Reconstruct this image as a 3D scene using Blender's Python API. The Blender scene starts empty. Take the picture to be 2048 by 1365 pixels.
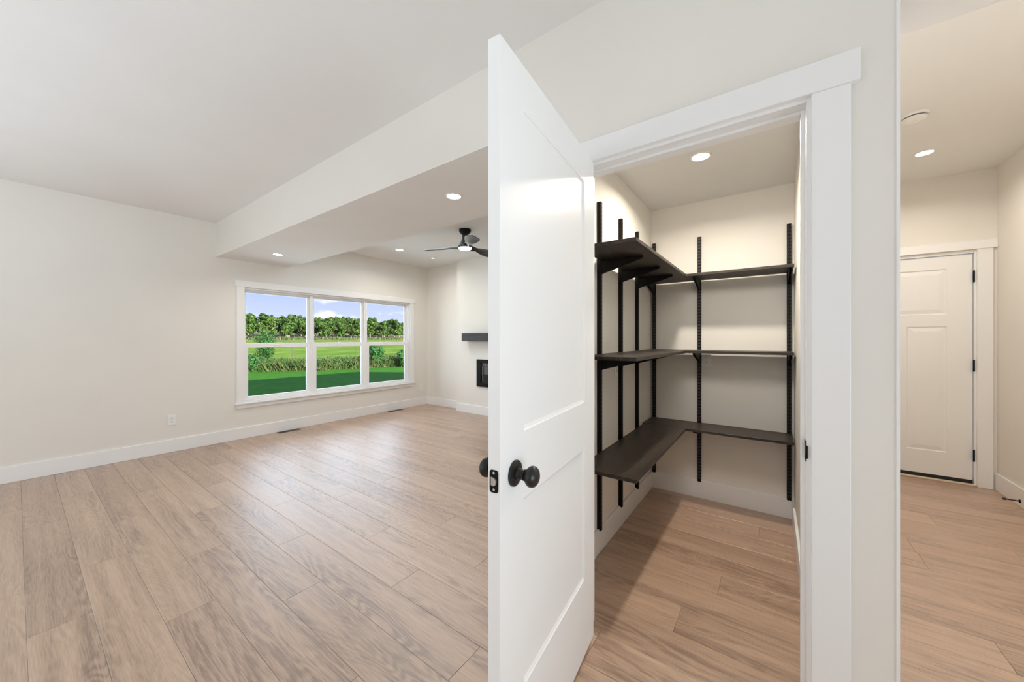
import bpy, bmesh, math, random
from mathutils import Vector, Matrix
random.seed(7)
SC = bpy.context.scene
COL = SC.collection
PI = math.pi
R = math.radians

# ------------------------------------------------------------------ camera
F_PX, YAW, Y0, EYE = 718.8, 0.62628, 677.87, 1.307
S, C_ = math.sin(YAW), math.cos(YAW)
cd = bpy.data.cameras.new('camera')
cam = bpy.data.objects.new('camera', cd)
COL.objects.link(cam)
cam.location = (0, 0, EYE)
cam.rotation_euler = (R(90), 0, YAW - R(90))
cd.sensor_width = 36
cd.lens = F_PX / 2048 * 36
cd.shift_y = (Y0 - 682.5) / 2048
cd.clip_start = 0.02
cd.clip_end = 600
SC.camera = cam

# ------------------------------------------------------------------ exposure, world, sun, area lights
SC.view_settings.view_transform = 'Standard'
SC.view_settings.look = 'None'
SC.view_settings.exposure = 0.0
SC.view_settings.gamma = 1.0
SC.view_settings.use_curve_mapping = False
SC.cycles.max_bounces = 14
SC.cycles.diffuse_bounces = 8
SC.cycles.glossy_bounces = 4
SC.cycles.transparent_max_bounces = 12
SC.cycles.sample_clamp_indirect = 4.0
SC.cycles.caustics_reflective = False
SC.cycles.caustics_refractive = False


def N(nt, typ, **kw):
    n = nt.nodes.new(typ)
    for k, v in kw.items():
        setattr(n, k, v)
    return n


def setin(n, **kw):
    for k, v in kw.items():
        n.inputs[k.replace('_', ' ')].default_value = v


def ramp(nt, stops, interp='LINEAR'):
    r = N(nt, 'ShaderNodeValToRGB')
    e = r.color_ramp
    e.interpolation = interp
    while len(e.elements) < len(stops):
        e.elements.new(0.5)
    for el, (p, c) in zip(e.elements, stops):
        el.position = p
        el.color = (c[0], c[1], c[2], 1) if not isinstance(c, (int, float)) else (c, c, c, 1)
    return r


def make_world():
    w = bpy.data.worlds.new('sky')
    SC.world = w
    w.use_nodes = True
    nt = w.node_tree
    nt.nodes.clear()
    L = nt.links.new
    out = N(nt, 'ShaderNodeOutputWorld')
    bg = N(nt, 'ShaderNodeBackground')
    tc = N(nt, 'ShaderNodeTexCoord')
    sep = N(nt, 'ShaderNodeSeparateXYZ')
    L(tc.outputs['Generated'], sep.inputs[0])
    grad = ramp(nt, [(0.0, (.72, .76, .98)), (0.10, (.52, .61, .98)), (0.45, (.30, .46, .92)), (1.0, (.16, .30, .78))])
    L(sep.outputs['Z'], grad.inputs[0])
    mp = N(nt, 'ShaderNodeMapping')
    mp.inputs['Scale'].default_value = (1, 1, 2.6)
    mp.inputs['Location'].default_value = (0.31, 0.12, 0.0)
    L(tc.outputs['Generated'], mp.inputs[0])
    no = N(nt, 'ShaderNodeTexNoise')
    setin(no, Scale=11.0, Detail=7.0, Roughness=0.52, Distortion=0.1)
    L(mp.outputs[0], no.inputs['Vector'])
    cl = ramp(nt, [(0.54, 0.0), (0.64, 1.0)])
    L(no.outputs['Fac'], cl.inputs[0])
    mix = N(nt, 'ShaderNodeMix', data_type='RGBA')
    L(cl.outputs[0], mix.inputs['Factor'])
    L(grad.outputs[0], mix.inputs['A'])
    mix.inputs['B'].default_value = (.97, .93, .98, 1)
    L(mix.outputs['Result'], bg.inputs['Color'])
    bg.inputs['Strength'].default_value = 1.18
    L(bg.outputs[0], out.inputs[0])


make_world()


def light(name, typ, loc, energy, color=(1, 1, 1), rot=(0, 0, 0), parent=None, **kw):
    d = bpy.data.lights.new(name, typ)
    d.energy = energy
    d.color = color
    for k, v in kw.items():
        setattr(d, k, v)
    o = bpy.data.objects.new(name, d)
    COL.objects.link(o)
    o.location = loc
    o.rotation_euler = rot
    if parent:
        o.parent = parent
    return o


# low evening sun from behind the house: its shadow falls on the lawn
SUN_EL = R(19.5)
sun = light('sun', 'SUN', (0, -20, 20), 10.5, (1.0, .95, .84), angle=R(.5))
sun.rotation_euler = Vector((0.0, math.cos(SUN_EL), -math.sin(SUN_EL))).to_track_quat('-Z', 'Y').to_euler()

# unseen area lamps for daylight (kitchen, patio, window) and flash, plus added fill
light('kitchen_daylight', 'AREA', (-2.85, 2.4, 1.35), 40, (.86, .93, 1.0), (0, R(-102), 0), shape='RECTANGLE', size=2.2, size_y=4.4)
light('kitchen_fill_right', 'AREA', (-0.8, -2.45, 1.15), 22, (.72, .87, 1.0), (R(98), 0, 0), shape='RECTANGLE', size=2.6, size_y=1.7, spread=R(84))  # unseen fill lamp, narrowed and added to brighten the window wall
light('kitchen_fill_low', 'AREA', (0.2, -2.45, 0.75), 30, (.78, .90, 1.0), (R(112), 0, 0), shape='RECTANGLE', size=2.4, size_y=1.1)  # unseen low fill added to brighten the underside of the hall header
light('patio_daylight', 'AREA', (-1.7, 5.5, 1.15), 33, (.74, .88, 1.0), (R(-104), 0, 0), shape='RECTANGLE', size=1.9, size_y=2.0)
light('bounced_flash', 'AREA', (-1.3, 2.3, 1.15), 28, (.70, .87, 1.0), (R(180), 0, 0), shape='RECTANGLE', size=2.0, size_y=4.4)
light('window_daylight', 'AREA', (3.08, 5.95, 1.28), 40, (.78, .90, 1.0), (R(-90), 0, 0), shape='RECTANGLE', size=2.6, size_y=1.5)
light('living_room_fill', 'AREA', (3.1, 3.6, 2.68), 25, (.76, .89, 1.0), (0, 0, 0), shape='RECTANGLE', size=1.6, size_y=2.4)  # unseen fill panel added under the ceiling to brighten the living room
light('hall_fill', 'AREA', (2.4, -1.0, 2.74), 20, (1.0, .95, .89), (0, 0, 0), shape='RECTANGLE', size=1.6, size_y=.7)  # unseen fill panel added under the ceiling to brighten the hall
light('pantry_fill', 'AREA', (1.66, .22, 2.16), 6.5, (1.0, .95, .88), (0, R(-42), 0), shape='RECTANGLE', size=.35, size_y=.6, spread=R(140))  # unseen fill lamp added above the doorway to lift the lower pantry


# ------------------------------------------------------------------ materials
def base_mat(name):
    m = bpy.data.materials.new(name)
    m.use_nodes = True
    nt = m.node_tree
    b = nt.nodes['Principled BSDF']
    return m, nt, b


def paint(name, col, rough=0.6, bump=0.0, bscale=220, spec=0.5, metal=0.0, var=0.015):
    m, nt, b = base_mat(name)
    L = nt.links.new
    tc = N(nt, 'ShaderNodeTexCoord')
    no = N(nt, 'ShaderNodeTexNoise')
    setin(no, Scale=1.7, Detail=3.0)
    L(tc.outputs['Object'], no.inputs['Vector'])
    lo = tuple(max(0, c * (1 - var)) for c in col)
    hi = tuple(min(1, c * (1 + var)) for c in col)
    r = ramp(nt, [(0.3, lo), (0.7, hi)])
    L(no.outputs['Fac'], r.inputs[0])
    L(r.outputs[0], b.inputs['Base Color'])
    setin(b, Roughness=rough, Metallic=metal)
    b.inputs['Specular IOR Level'].default_value = spec
    if bump:
        n2 = N(nt, 'ShaderNodeTexNoise')
        setin(n2, Scale=bscale, Detail=2.0)
        L(tc.outputs['Object'], n2.inputs['Vector'])
        bp = N(nt, 'ShaderNodeBump')
        setin(bp, Strength=bump, Distance=0.002)
        L(n2.outputs['Fac'], bp.inputs['Height'])
        L(bp.outputs[0], b.inputs['Normal'])
    return m


def glow(name, col, strength):
    m, nt, b = base_mat(name)
    setin(b, Roughness=0.4)
    b.inputs['Base Color'].default_value = (.9, .9, .9, 1)
    b.inputs['Emission Color'].default_value = (*col, 1)
    b.inputs['Emission Strength'].default_value = strength
    return m


def plank_mat(name, light_c, mid_c, dark_c, rough, along='Y', ring=46.0, spec=0.6, per_object=True, fine=1.0, coat=0.0):
    """wood boards: stretched contour grain, fine pores, a tone of its own for each board"""
    m, nt, b = base_mat(name)
    L = nt.links.new
    tc = N(nt, 'ShaderNodeTexCoord')
    oi = N(nt, 'ShaderNodeObjectInfo')
    off = N(nt, 'ShaderNodeVectorMath', operation='SCALE')
    off.inputs[0].default_value = (37.0, 91.0, 13.0)
    L(oi.outputs['Random'], off.inputs['Scale'])
    add = N(nt, 'ShaderNodeVectorMath', operation='ADD')
    L(tc.outputs['Object'], add.inputs[0])
    L(off.outputs[0], add.inputs[1])

    def mapped(sx, sy):
        mp = N(nt, 'ShaderNodeMapping')
        mp.inputs['Scale'].default_value = (sx, sy, sx) if along == 'Y' else (sy, sx, sx)
        L(add.outputs[0], mp.inputs[0])
        return mp

    mA = mapped(5.0, 0.75)
    nA = N(nt, 'ShaderNodeTexNoise')
    setin(nA, Scale=1.0, Detail=2.0, Roughness=0.45, Distortion=0.35)
    L(mA.outputs[0], nA.inputs['Vector'])
    mul = N(nt, 'ShaderNodeMath', operation='MULTIPLY')
    mul.inputs[1].default_value = ring
    L(nA.outputs['Fac'], mul.inputs[0])
    # jitter so that the lines are not clean
    mJ = mapped(90, 22)
    nJ = N(nt, 'ShaderNodeTexNoise')
    setin(nJ, Scale=1.0, Detail=3.0)
    L(mJ.outputs[0], nJ.inputs['Vector'])
    jm = N(nt, 'ShaderNodeMath', operation='MULTIPLY_ADD')
    L(nJ.outputs['Fac'], jm.inputs[0])
    jm.inputs[1].default_value = 4.5
    L(mul.outputs[0], jm.inputs[2])
    fr = N(nt, 'ShaderNodeMath', operation='SINE')
    L(jm.outputs[0], fr.inputs[0])
    rg = N(nt, 'ShaderNodeMapRange')
    setin(rg, From_Min=-1.0, From_Max=1.0)
    L(fr.outputs[0], rg.inputs['Value'])
    # pores
    mP = mapped(230 * fine, 9)
    nP = N(nt, 'ShaderNodeTexNoise')
    setin(nP, Scale=1.0, Detail=2.0, Roughness=0.6)
    L(mP.outputs[0], nP.inputs['Vector'])
    # soft streaks
    mS = mapped(22, 0.9)
    nS = N(nt, 'ShaderNodeTexNoise')
    setin(nS, Scale=1.0, Detail=4.0, Roughness=0.55)
    L(mS.outputs[0], nS.inputs['Vector'])
    # weighted sum
    def madd(a, k, c):
        q = N(nt, 'ShaderNodeMath', operation='MULTIPLY_ADD')
        L(a, q.inputs[0])
        q.inputs[1].default_value = k
        if isinstance(c, (int, float)):
            q.inputs[2].default_value = c
        else:
            L(c, q.inputs[2])
        return q.outputs[0]
    mM = mapped(7, 0.8)
    nM = N(nt, 'ShaderNodeTexNoise')
    setin(nM, Scale=1.0, Detail=1.0)
    L(mM.outputs[0], nM.inputs['Vector'])
    gm = N(nt, 'ShaderNodeMapRange')
    setin(gm, From_Min=0.40, From_Max=0.66, To_Min=0.12, To_Max=1.0)
    L(nM.outputs['Fac'], gm.inputs['Value'])
    gk = N(nt, 'ShaderNodeMath', operation='MULTIPLY')
    L(rg.outputs[0], gk.inputs[0])
    L(gm.outputs[0], gk.inputs[1])
    v = madd(gk.outputs[0], -0.16, 0.10)
    v = madd(nP.outputs['Fac'], 0.50, v)
    v = madd(nS.outputs['Fac'], 0.56, v)
    if per_object:
        v = madd(oi.outputs['Random'], 0.12, v)
        v = madd(v, 1.0, -0.14)
    else:
        v = madd(v, 1.0, -0.06)
    cr = ramp(nt, [(0.32, dark_c), (0.50, mid_c), (0.70, light_c)])
    L(v, cr.inputs[0])
    # knots
    mK = mapped(5.5, 1.6)
    vo = N(nt, 'ShaderNodeTexVoronoi')
    setin(vo, Scale=1.0, Randomness=1.0)
    L(mK.outputs[0], vo.inputs['Vector'])
    kr = ramp(nt, [(0.0, 1.0), (0.035, 0.75), (0.10, 0.0)])
    L(vo.outputs['Distance'], kr.inputs[0])
    mk = N(nt, 'ShaderNodeMix', data_type='RGBA')
    km = N(nt, 'ShaderNodeMath', operation='MULTIPLY')
    km.inputs[1].default_value = 0.55
    L(kr.outputs[0], km.inputs[0])
    L(km.outputs[0], mk.inputs['Factor'])
    L(cr.outputs[0], mk.inputs['A'])
    mk.inputs['B'].default_value = (*[c * .55 for c in dark_c], 1)
    L(mk.outputs['Result'], b.inputs['Base Color'])
    rr = N(nt, 'ShaderNodeMapRange')
    setin(rr, From_Min=0.2, From_Max=0.8, To_Min=rough - .05, To_Max=rough + .07)
    L(nS.outputs['Fac'], rr.inputs['Value'])
    L(rr.outputs[0], b.inputs['Roughness'])
    b.inputs['Specular IOR Level'].default_value = spec
    b.inputs['Coat Weight'].default_value = coat
    b.inputs['Coat Roughness'].default_value = rough + .04
    bp = N(nt, 'ShaderNodeBump')
    setin(bp, Strength=0.16, Distance=0.0012)
    hh = madd(nP.outputs['Fac'], 0.6, madd(rg.outputs[0], 0.4, 0.0))
    L(hh, bp.inputs['Height'])
    L(bp.outputs[0], b.inputs['Normal'])
    return m


M = {}
M['wall'] = paint('wall_paint', (.80, .775, .725), 0.7, 0.06, 260, 0.3)
M['ceiling'] = paint('ceiling_paint', (.82, .82, .81), 0.8, 0.08, 180, 0.2)
M['trim'] = paint('white_trim_paint', (.86, .86, .855), 0.32, 0.0, 1, 0.5, 0, .006)
M['door'] = paint('white_door_paint', (.86, .86, .85), 0.36, 0.02, 400, 0.5, 0, .006)
M['vinyl'] = paint('white_window_vinyl', (.88, .88, .88), 0.35, 0, 1, 0.5, 0, .004)
M['black'] = paint('matte_black_metal', (.005, .0045, .004), 0.5, 0, 1, 0.16, 0.0, .1)
M['bronze'] = paint('dark_bronze_metal', (.022, .021, .020), 0.33, 0, 1, 0.5, 0.35, .1)
M['slot_glint'] = paint('slot_shine', (.075, .066, .058), 0.5, 0, 1, 0.5, 0.0, .1)  # paler than the rail: shine and wall behind painted into the slots
M['steel'] = paint('brushed_steel', (.55, .53, .50), 0.3, 0, 1, 0.5, 0.9, .05)
M['plastic'] = paint('white_plastic', (.84, .84, .82), 0.35, 0, 1, 0.5, 0, .01)
M['slot'] = paint('dark_slot', (.03, .03, .03), 0.5)
M['register'] = paint('brown_register_metal', (.11, .075, .055), 0.45, 0, 1, 0.5, 0.2, .05)
M['threshold'] = paint('tan_threshold', (.70, .60, .48), 0.5)
M['rubber'] = paint('black_rubber', (.01, .01, .01), 0.6)
M['fire'] = paint('firebox_reflection_grey', (.09, .085, .08), 0.5, 0, 1, 0.5, 0, .2)  # grey stands for the glass reflection, put into firebox and inner bars
M['gloss'] = paint('black_glass', (.008, .008, .009), 0.06, 0, 1, 0.6)
M['floor'] = plank_mat('vinyl_wood_plank', (.555, .378, .266), (.415, .270, .180), (.235, .137, .087), 0.40, 'Y', 150, 1.0, coat=1.0)
M['shelf'] = plank_mat('dark_shelf_laminate', (.062, .046, .035), (.024, .018, .014), (.009, .007, .0055), 0.40, 'X', 110, 0.32, True, 1.4)
M['mantel'] = plank_mat('charcoal_mantel_wood', (.06, .055, .05), (.04, .036, .033), (.02, .018, .016), 0.5, 'Y', 50, 0.4, False)
M['lens'] = glow('lit_lamp_lens', (1.0, .95, .88), 9.0)
M['fanlens'] = glow('lit_fan_lens', (1.0, .97, .92), 4.0)
M['roof'] = paint('grey_roof_shingle', (.12, .12, .12), 0.9)
M['siding'] = paint('white_siding', (.7, .7, .7), 0.7)
M['bark'] = paint('grey_bark', (.33, .28, .22), 0.9, .5, 30, .2, 0, .3)
M['post'] = paint('rusty_post_metal', (.10, .085, .07), 0.7)


def glass_mat():
    m = bpy.data.materials.new('window_glass')
    m.use_nodes = True
    nt = m.node_tree
    nt.nodes.clear()
    L = nt.links.new
    out = N(nt, 'ShaderNodeOutputMaterial')
    mix = N(nt, 'ShaderNodeMixShader')
    t = N(nt, 'ShaderNodeBsdfTransparent')
    t.inputs[0].default_value = (.96, .975, .965, 1)
    g = N(nt, 'ShaderNodeBsdfGlossy')
    setin(g, Roughness=0.02)
    fr = N(nt, 'ShaderNodeFresnel')
    fr.inputs[0].default_value = 1.16
    L(fr.outputs[0], mix.inputs[0])
    L(t.outputs[0], mix.inputs[1])
    L(g.outputs[0], mix.inputs[2])
    L(mix.outputs[0], out.inputs[0])
    return m


M['glass'] = glass_mat()


def leaf_mat(name, stops, trans=0.25):
    m, nt, b = base_mat(name)
    L = nt.links.new
    tc = N(nt, 'ShaderNodeTexCoord')
    no = N(nt, 'ShaderNodeTexNoise')
    setin(no, Scale=3.0, Detail=4.0, Roughness=.7)
    L(tc.outputs['Object'], no.inputs['Vector'])
    r = ramp(nt, stops)
    L(no.outputs['Fac'], r.inputs[0])
    L(r.outputs[0], b.inputs['Base Color'])
    setin(b, Roughness=0.55)
    b.inputs['Specular IOR Level'].default_value = 0.3
    return m


M['leaf_orchard'] = leaf_mat('orchard_leaves', [(.35, (.015, .05, .008)), (.5, (.06, .13, .022)), (.65, (.18, .25, .055))])
M['leaf_bush'] = leaf_mat('bush_leaves', [(.3, (.02, .085, .02)), (.55, (.05, .16, .035)), (.75, (.11, .24, .06))])
M['weed'] = leaf_mat('tall_weeds', [(.30, (.04, .09, .02)), (.48, (.10, .16, .045)), (.62, (.20, .19, .09)), (.75, (.27, .19, .11))])


def ground_mat():
    m, nt, b = base_mat('grass_ground')
    L = nt.links.new
    tc = N(nt, 'ShaderNodeTexCoord')
    sep = N(nt, 'ShaderNodeSeparateXYZ')
    L(tc.outputs['Object'], sep.inputs[0])
    n1 = N(nt, 'ShaderNodeTexNoise')
    setin(n1, Scale=3.5, Detail=8.0, Roughness=.75)
    L(tc.outputs['Object'], n1.inputs['Vector'])
    lawn = ramp(nt, [(.3, (.035, .16, .015)), (.5, (.07, .24, .025)), (.7, (.12, .31, .035))])
    L(n1.outputs['Fac'], lawn.inputs[0])
    mp = N(nt, 'ShaderNodeMapping')
    mp.inputs['Scale'].default_value = (.25, .6, 1)
    L(tc.outputs['Object'], mp.inputs[0])
    n2 = N(nt, 'ShaderNodeTexNoise')
    setin(n2, Scale=1.0, Detail=9.0, Roughness=.8)
    L(mp.outputs[0], n2.inputs['Vector'])
    field = ramp(nt, [(.36, (.09, .20, .02)), (.5, (.19, .32, .04)), (.62, (.34, .42, .08))])
    L(n2.outputs['Fac'], field.inputs[0])
    orch = ramp(nt, [(.35, (.16, .17, .06)), (.5, (.36, .27, .15)), (.65, (.50, .38, .24))])
    L(n2.outputs['Fac'], orch.inputs[0])
    r1 = N(nt, 'ShaderNodeMapRange')
    setin(r1, From_Min=22.5, From_Max=24.5)
    L(sep.outputs['Y'], r1.inputs['Value'])
    m1 = N(nt, 'ShaderNodeMix', data_type='RGBA')
    L(r1.outputs[0], m1.inputs['Factor'])
    L(lawn.outputs[0], m1.inputs['A'])
    L(field.outputs[0], m1.inputs['B'])
    r2 = N(nt, 'ShaderNodeMapRange')
    setin(r2, From_Min=54.0, From_Max=57.0)
    L(sep.outputs['Y'], r2.inputs['Value'])
    m2 = N(nt, 'ShaderNodeMix', data_type='RGBA')
    L(r2.outputs[0], m2.inputs['Factor'])
    L(m1.outputs['Result'], m2.inputs['A'])
    L(orch.outputs[0], m2.inputs['B'])
    L(m2.outputs['Result'], b.inputs['Base Color'])
    setin(b, Roughness=.9)
    b.inputs['Specular IOR Level'].default_value = .1
    bp = N(nt, 'ShaderNodeBump')
    setin(bp, Strength=.6, Distance=.06)
    n3 = N(nt, 'ShaderNodeTexNoise')
    setin(n3, Scale=14.0, Detail=4.0)
    L(tc.outputs['Object'], n3.inputs['Vector'])
    L(n3.outputs['Fac'], bp.inputs['Height'])
    L(bp.outputs[0], b.inputs['Normal'])
    return m


M['ground'] = ground_mat()


# ------------------------------------------------------------------ mesh helpers
def bm_new():
    return bmesh.new()


def box(bm, x0, x1, y0, y1, z0, z1, bev=0.0, seg=1, mat=None):
    x0, x1 = min(x0, x1), max(x0, x1)
    y0, y1 = min(y0, y1), max(y0, y1)
    z0, z1 = min(z0, z1), max(z0, z1)
    vs = [bm.verts.new(p) for p in ((x0, y0, z0), (x1, y0, z0), (x1, y1, z0), (x0, y1, z0),
                                    (x0, y0, z1), (x1, y0, z1), (x1, y1, z1), (x0, y1, z1))]
    fs = [bm.faces.new([vs[i] for i in f]) for f in ((0, 3, 2, 1), (4, 5, 6, 7), (0, 1, 5, 4), (1, 2, 6, 5), (2, 3, 7, 6), (3, 0, 4, 7))]
    if bev:
        es = {e for f in fs for e in f.edges}
        bmesh.ops.bevel(bm, geom=list(es), offset=bev, segments=seg, affect='EDGES', profile=.5)
    return vs


def prism(bm, pts, axis, a, b, bev=0.0):
    """polygon pts in the two other axes, swept along axis from a to b"""
    def P3(p, t):
        if axis == 'x':
            return (t, p[0], p[1])
        if axis == 'y':
            return (p[0], t, p[1])
        return (p[0], p[1], t)
    v0 = [bm.verts.new(P3(p, a)) for p in pts]
    v1 = [bm.verts.new(P3(p, b)) for p in pts]
    n = len(pts)
    fs = [bm.faces.new(v0), bm.faces.new(v1[::-1])]
    for i in range(n):
        fs.append(bm.faces.new((v0[i], v1[i], v1[(i + 1) % n], v0[(i + 1) % n])))
    if bev:
        es = {e for f in fs for e in f.edges}
        bmesh.ops.bevel(bm, geom=list(es), offset=bev, segments=1, affect='EDGES')


def lathe(bm, prof, n=32, mtx=None, cap=True):
    """prof: (radius, height) list about the z axis"""
    rings = []
    for r, z in prof:
        rings.append([bm.verts.new((r * math.cos(2 * PI * i / n), r * math.sin(2 * PI * i / n), z)) for i in range(n)])
    for a, b in zip(rings, rings[1:]):
        for i in range(n):
            bm.faces.new((a[i], a[(i + 1) % n], b[(i + 1) % n], b[i]))
    if cap:
        if prof[0][0] > 1e-5:
            bm.faces.new(rings[0][::-1])
        if prof[-1][0] > 1e-5:
            bm.faces.new(rings[-1])
    if mtx is not None:
        bmesh.ops.transform(bm, matrix=mtx, verts=[v for r in rings for v in r])


def finish(name, bm, mat, parent=None, loc=(0, 0, 0), rot=(0, 0, 0), smooth=False, dirty=True):
    if dirty:
        bmesh.ops.remove_doubles(bm, verts=bm.verts[:], dist=1e-6)
        bmesh.ops.recalc_face_normals(bm, faces=bm.faces[:])
    me = bpy.data.meshes.new(name)
    bm.to_mesh(me)
    bm.free()
    me.materials.append(M[mat] if isinstance(mat, str) else mat)
    if smooth:
        for p in me.polygons:
            p.use_smooth = True
        try:
            me.set_sharp_from_angle(angle=R(40))
        except Exception:
            pass
    o = bpy.data.objects.new(name, me)
    COL.objects.link(o)
    o.location = loc
    o.rotation_euler = rot
    if parent:
        o.parent = parent
    return o


def tag(o, label, cat, group=None, kind=None):
    o['label'] = label
    o['category'] = cat
    if group:
        o['group'] = group
    if kind:
        o['kind'] = kind
    return o


def thing(name, label, cat, loc=(0, 0, 0), rz=0, group=None, kind=None):
    o = bpy.data.objects.new(name, None)
    o.empty_display_size = .1
    COL.objects.link(o)
    o.location = loc
    o.rotation_euler = (0, 0, rz)
    return tag(o, label, cat, group, kind)


def bx(name, mat, dims, parent=None, bev=0.0, seg=1, loc=(0, 0, 0)):
    bm = bm_new()
    box(bm, *dims, bev, seg)
    return finish(name, bm, mat, parent, loc)


def struct(name, mat, boxes, label, cat, bev=0.0):
    bm = bm_new()
    for b in boxes:
        box(bm, *b, bev)
    o = finish(name, bm, mat, dirty=False)
    return tag(o, label, cat, kind='structure')


def copy_tree(o, parent=None):
    c = o.copy()
    COL.objects.link(c)
    if parent:
        c.parent = parent
    for ch in list(o.children):
        copy_tree(ch, c)
    return c


# ------------------------------------------------------------------ room dimensions
XB, XB2 = 1.462, 1.577          # pantry front wall, room face and pantry face
YW = 5.605                      # wall with the window
XF = 4.843                      # far wall of the living room
XC = 4.683                      # chimney breast face
YC = 4.61                       # chimney breast corner
ZC, ZL, ZP, ZH = 2.743, 2.72, 2.435, 2.79   # ceilings: kitchen, living room, pantry, hall
ZS = 2.325                      # soffit of the dropped beams
XS = 2.285                      # back edge of the soffit
YL, YR, XK = 0.865, -0.13, 3.30  # pantry side walls and back wall
YE = -0.289                     # hall side of the pantry end wall
XD, YH = 4.975, -1.575          # entry door wall, right wall of the hall
YJL, YJR = 0.668, -0.087        # pantry door opening
ZO = 2.053                      # its head
BX, BY = -3.0, -2.6             # walls behind the camera

# ------------------------------------------------------------------ floor
fl = struct('floor', 'floor', [(BX, 5.2, BY, 5.62, -.16, -.004)], 'wood-look vinyl plank floor running through living room, pantry and hall', 'floor')
PW, PX0, PL = 0.1877, 0.0295, 1.525
phase = {0: 2.63, 1: 3.18, 2: 2.26, 3: 2.824, 4: 1.97, 5: 2.527, 6: 1.62, 7: 2.145, 8: 2.9, 9: .357, 10: 2.88, 11: 1.75,
         12: .366, 13: 2.62, 14: 1.3, 15: .071, 16: 2.2}
hall_phase = {12: -.775, 20: -.936, 18: -1.20}


def plank(x0, x1, y0, y1):
    if x1 - x0 < .01 or y1 - y0 < .01:
        return
    w, l = x1 - x0, y1 - y0
    g = .0004
    bm = bm_new()
    b = .0011
    xs, ys = w / 2 - g, l / 2 - g
    top = [(-xs + b, -ys + b, 0), (xs - b, -ys + b, 0), (xs - b, ys - b, 0), (-xs + b, ys - b, 0)]
    mid = [(-xs, -ys, -b), (xs, -ys, -b), (xs, ys, -b), (-xs, ys, -b)]
    bot = [(-xs, -ys, -.0042), (xs, -ys, -.0042), (xs, ys, -.0042), (-xs, ys, -.0042)]
    T = [bm.verts.new(p) for p in top]
    Q = [bm.verts.new(p) for p in mid]
    B = [bm.verts.new(p) for p in bot]
    bm.faces.new(T)
    for i in range(4):
        j = (i + 1) % 4
        bm.faces.new((Q[i], Q[j], T[j], T[i]))
        bm.faces.new((B[i], B[j], Q[j], Q[i]))
    finish('plank', bm, 'floor', fl, ((x0 + x1) / 2, (y0 + y1) / 2, random.uniform(-.0002, 0)), dirty=False)


def row_planks(x0, x1, ya, yb, ph):
    k0 = math.floor((ya - ph) / PL)
    y = ph + k0 * PL
    while y < yb:
        plank(x0, x1, max(y, ya), min(y + PL, yb))
        y += PL


for k in range(-4, 27):
    x0, x1 = PX0 + PW * k, PX0 + PW * (k + 1)
    x1c = min(x1, XF - .002) if k >= 24 else x1
    ph = phase.get(k, random.uniform(0, PL))
    if x0 < XB - .05:
        row_planks(x0, x1, -1.9, YW - .006, ph)
    else:
        row_planks(x0, min(x1, XF), YE + .06, YW - .006, ph)
        row_planks(x0, min(x1, XD + .02), YH - .02, YE + .06, hall_phase.get(k, random.uniform(0, PL)))

# ------------------------------------------------------------------ walls, ceilings, beams
WX0, WX1, WZ0, WZ1 = 1.742, 4.424, 0.472, 1.978   # window opening
T = .16
struct('wall_left', 'wall', [(BX, WX0, YW, YW + T, -.1, 2.9), (WX1, 5.2, YW, YW + T, -.1, 2.9),
                             (WX0, WX1, YW, YW + T, -.1, WZ0), (WX0, WX1, YW, YW + T, WZ1, 2.9)],
       'cream painted wall around the wide triple window', 'wall')
struct('wall_back', 'wall', [(XF, XF + .12, YE, YW, -.1, 2.9)], 'cream far wall of the living room beside the chimney breast', 'wall')
struct('wall_chimney', 'wall', [(XC, XF, 2.55, YC, -.002, ZL)], 'cream chimney breast holding mantel shelf and black fireplace', 'wall')
struct('wall_front', 'wall', [(XB, XB2, YJL + .02, YL + .12, -.1, 2.9), (XB, XB2, YE, YJR - .02, -.1, 2.9),
                              (XB, XB2, YJR - .02, YJL + .02, ZO + .02, 2.9)],
       'cream wall around the open pantry doorway', 'wall')
struct('wall_pantry_left', 'wall', [(XB2, XK + .12, YL, YL + .12, -.1, 2.9)], 'cream left side wall inside the pantry', 'wall')
struct('wall_pantry_back', 'wall', [(XK, XK + .12, YE, YL, -.1, 2.9)], 'cream back wall inside the pantry with the lit upper half', 'wall')
struct('wall_pantry_right', 'wall', [(XB2, XK, YE, YR, -.1, 2.9)], 'cream right side wall of the pantry seen as a sliver', 'wall')
struct('wall_hall_left', 'wall', [(XK + .12, XD, YE, YR, -.1, 2.9)], 'cream left wall of the entry hall', 'wall')
DY0, DY1, DZ1 = -1.446, -.526, 2.066             # entry door opening
struct('wall_hall_back', 'wall', [(XD, XD + .12, YH - .1, DY0 - .02, -.1, 2.9), (XD, XD + .12, DY1 + .02, YE, -.1, 2.9),
                                  (XD, XD + .12, DY0 - .02, DY1 + .02, DZ1 + .02, 2.9)],
       'cream wall above the white entry door', 'wall')
struct('wall_hall_right', 'wall', [(1.745, XD + .12, YH - .12, YH, -.1, 2.9)], 'cream right wall of the entry hall', 'wall')
struct('wall_kitchen_back', 'wall', [(BX - .12, BX, BY, YW + T, -.1, 2.9)], 'cream kitchen wall opposite the pantry', 'wall')
struct('wall_kitchen_right', 'wall', [(BX - .12, 1.86, BY - .12, BY, -.1, 2.9), (1.745, 1.86, BY, YH - .12, -.1, 2.9)], 'cream kitchen wall opposite the window wall', 'wall')
struct('ceiling', 'ceiling', [(BX - .12, XB + .02, BY - .12, YW + .05, ZC, ZC + .15)], 'white flat ceiling over the near room', 'ceiling')
struct('ceiling', 'ceiling', [(XB + .05, XF + .05, YL + .06, YW + .05, ZL, ZL + .15), (XK + .06, XF + .05, YR, YL + .06, ZL, ZL + .15)],
       'white living room ceiling beyond the dropped beam', 'ceiling')
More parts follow.
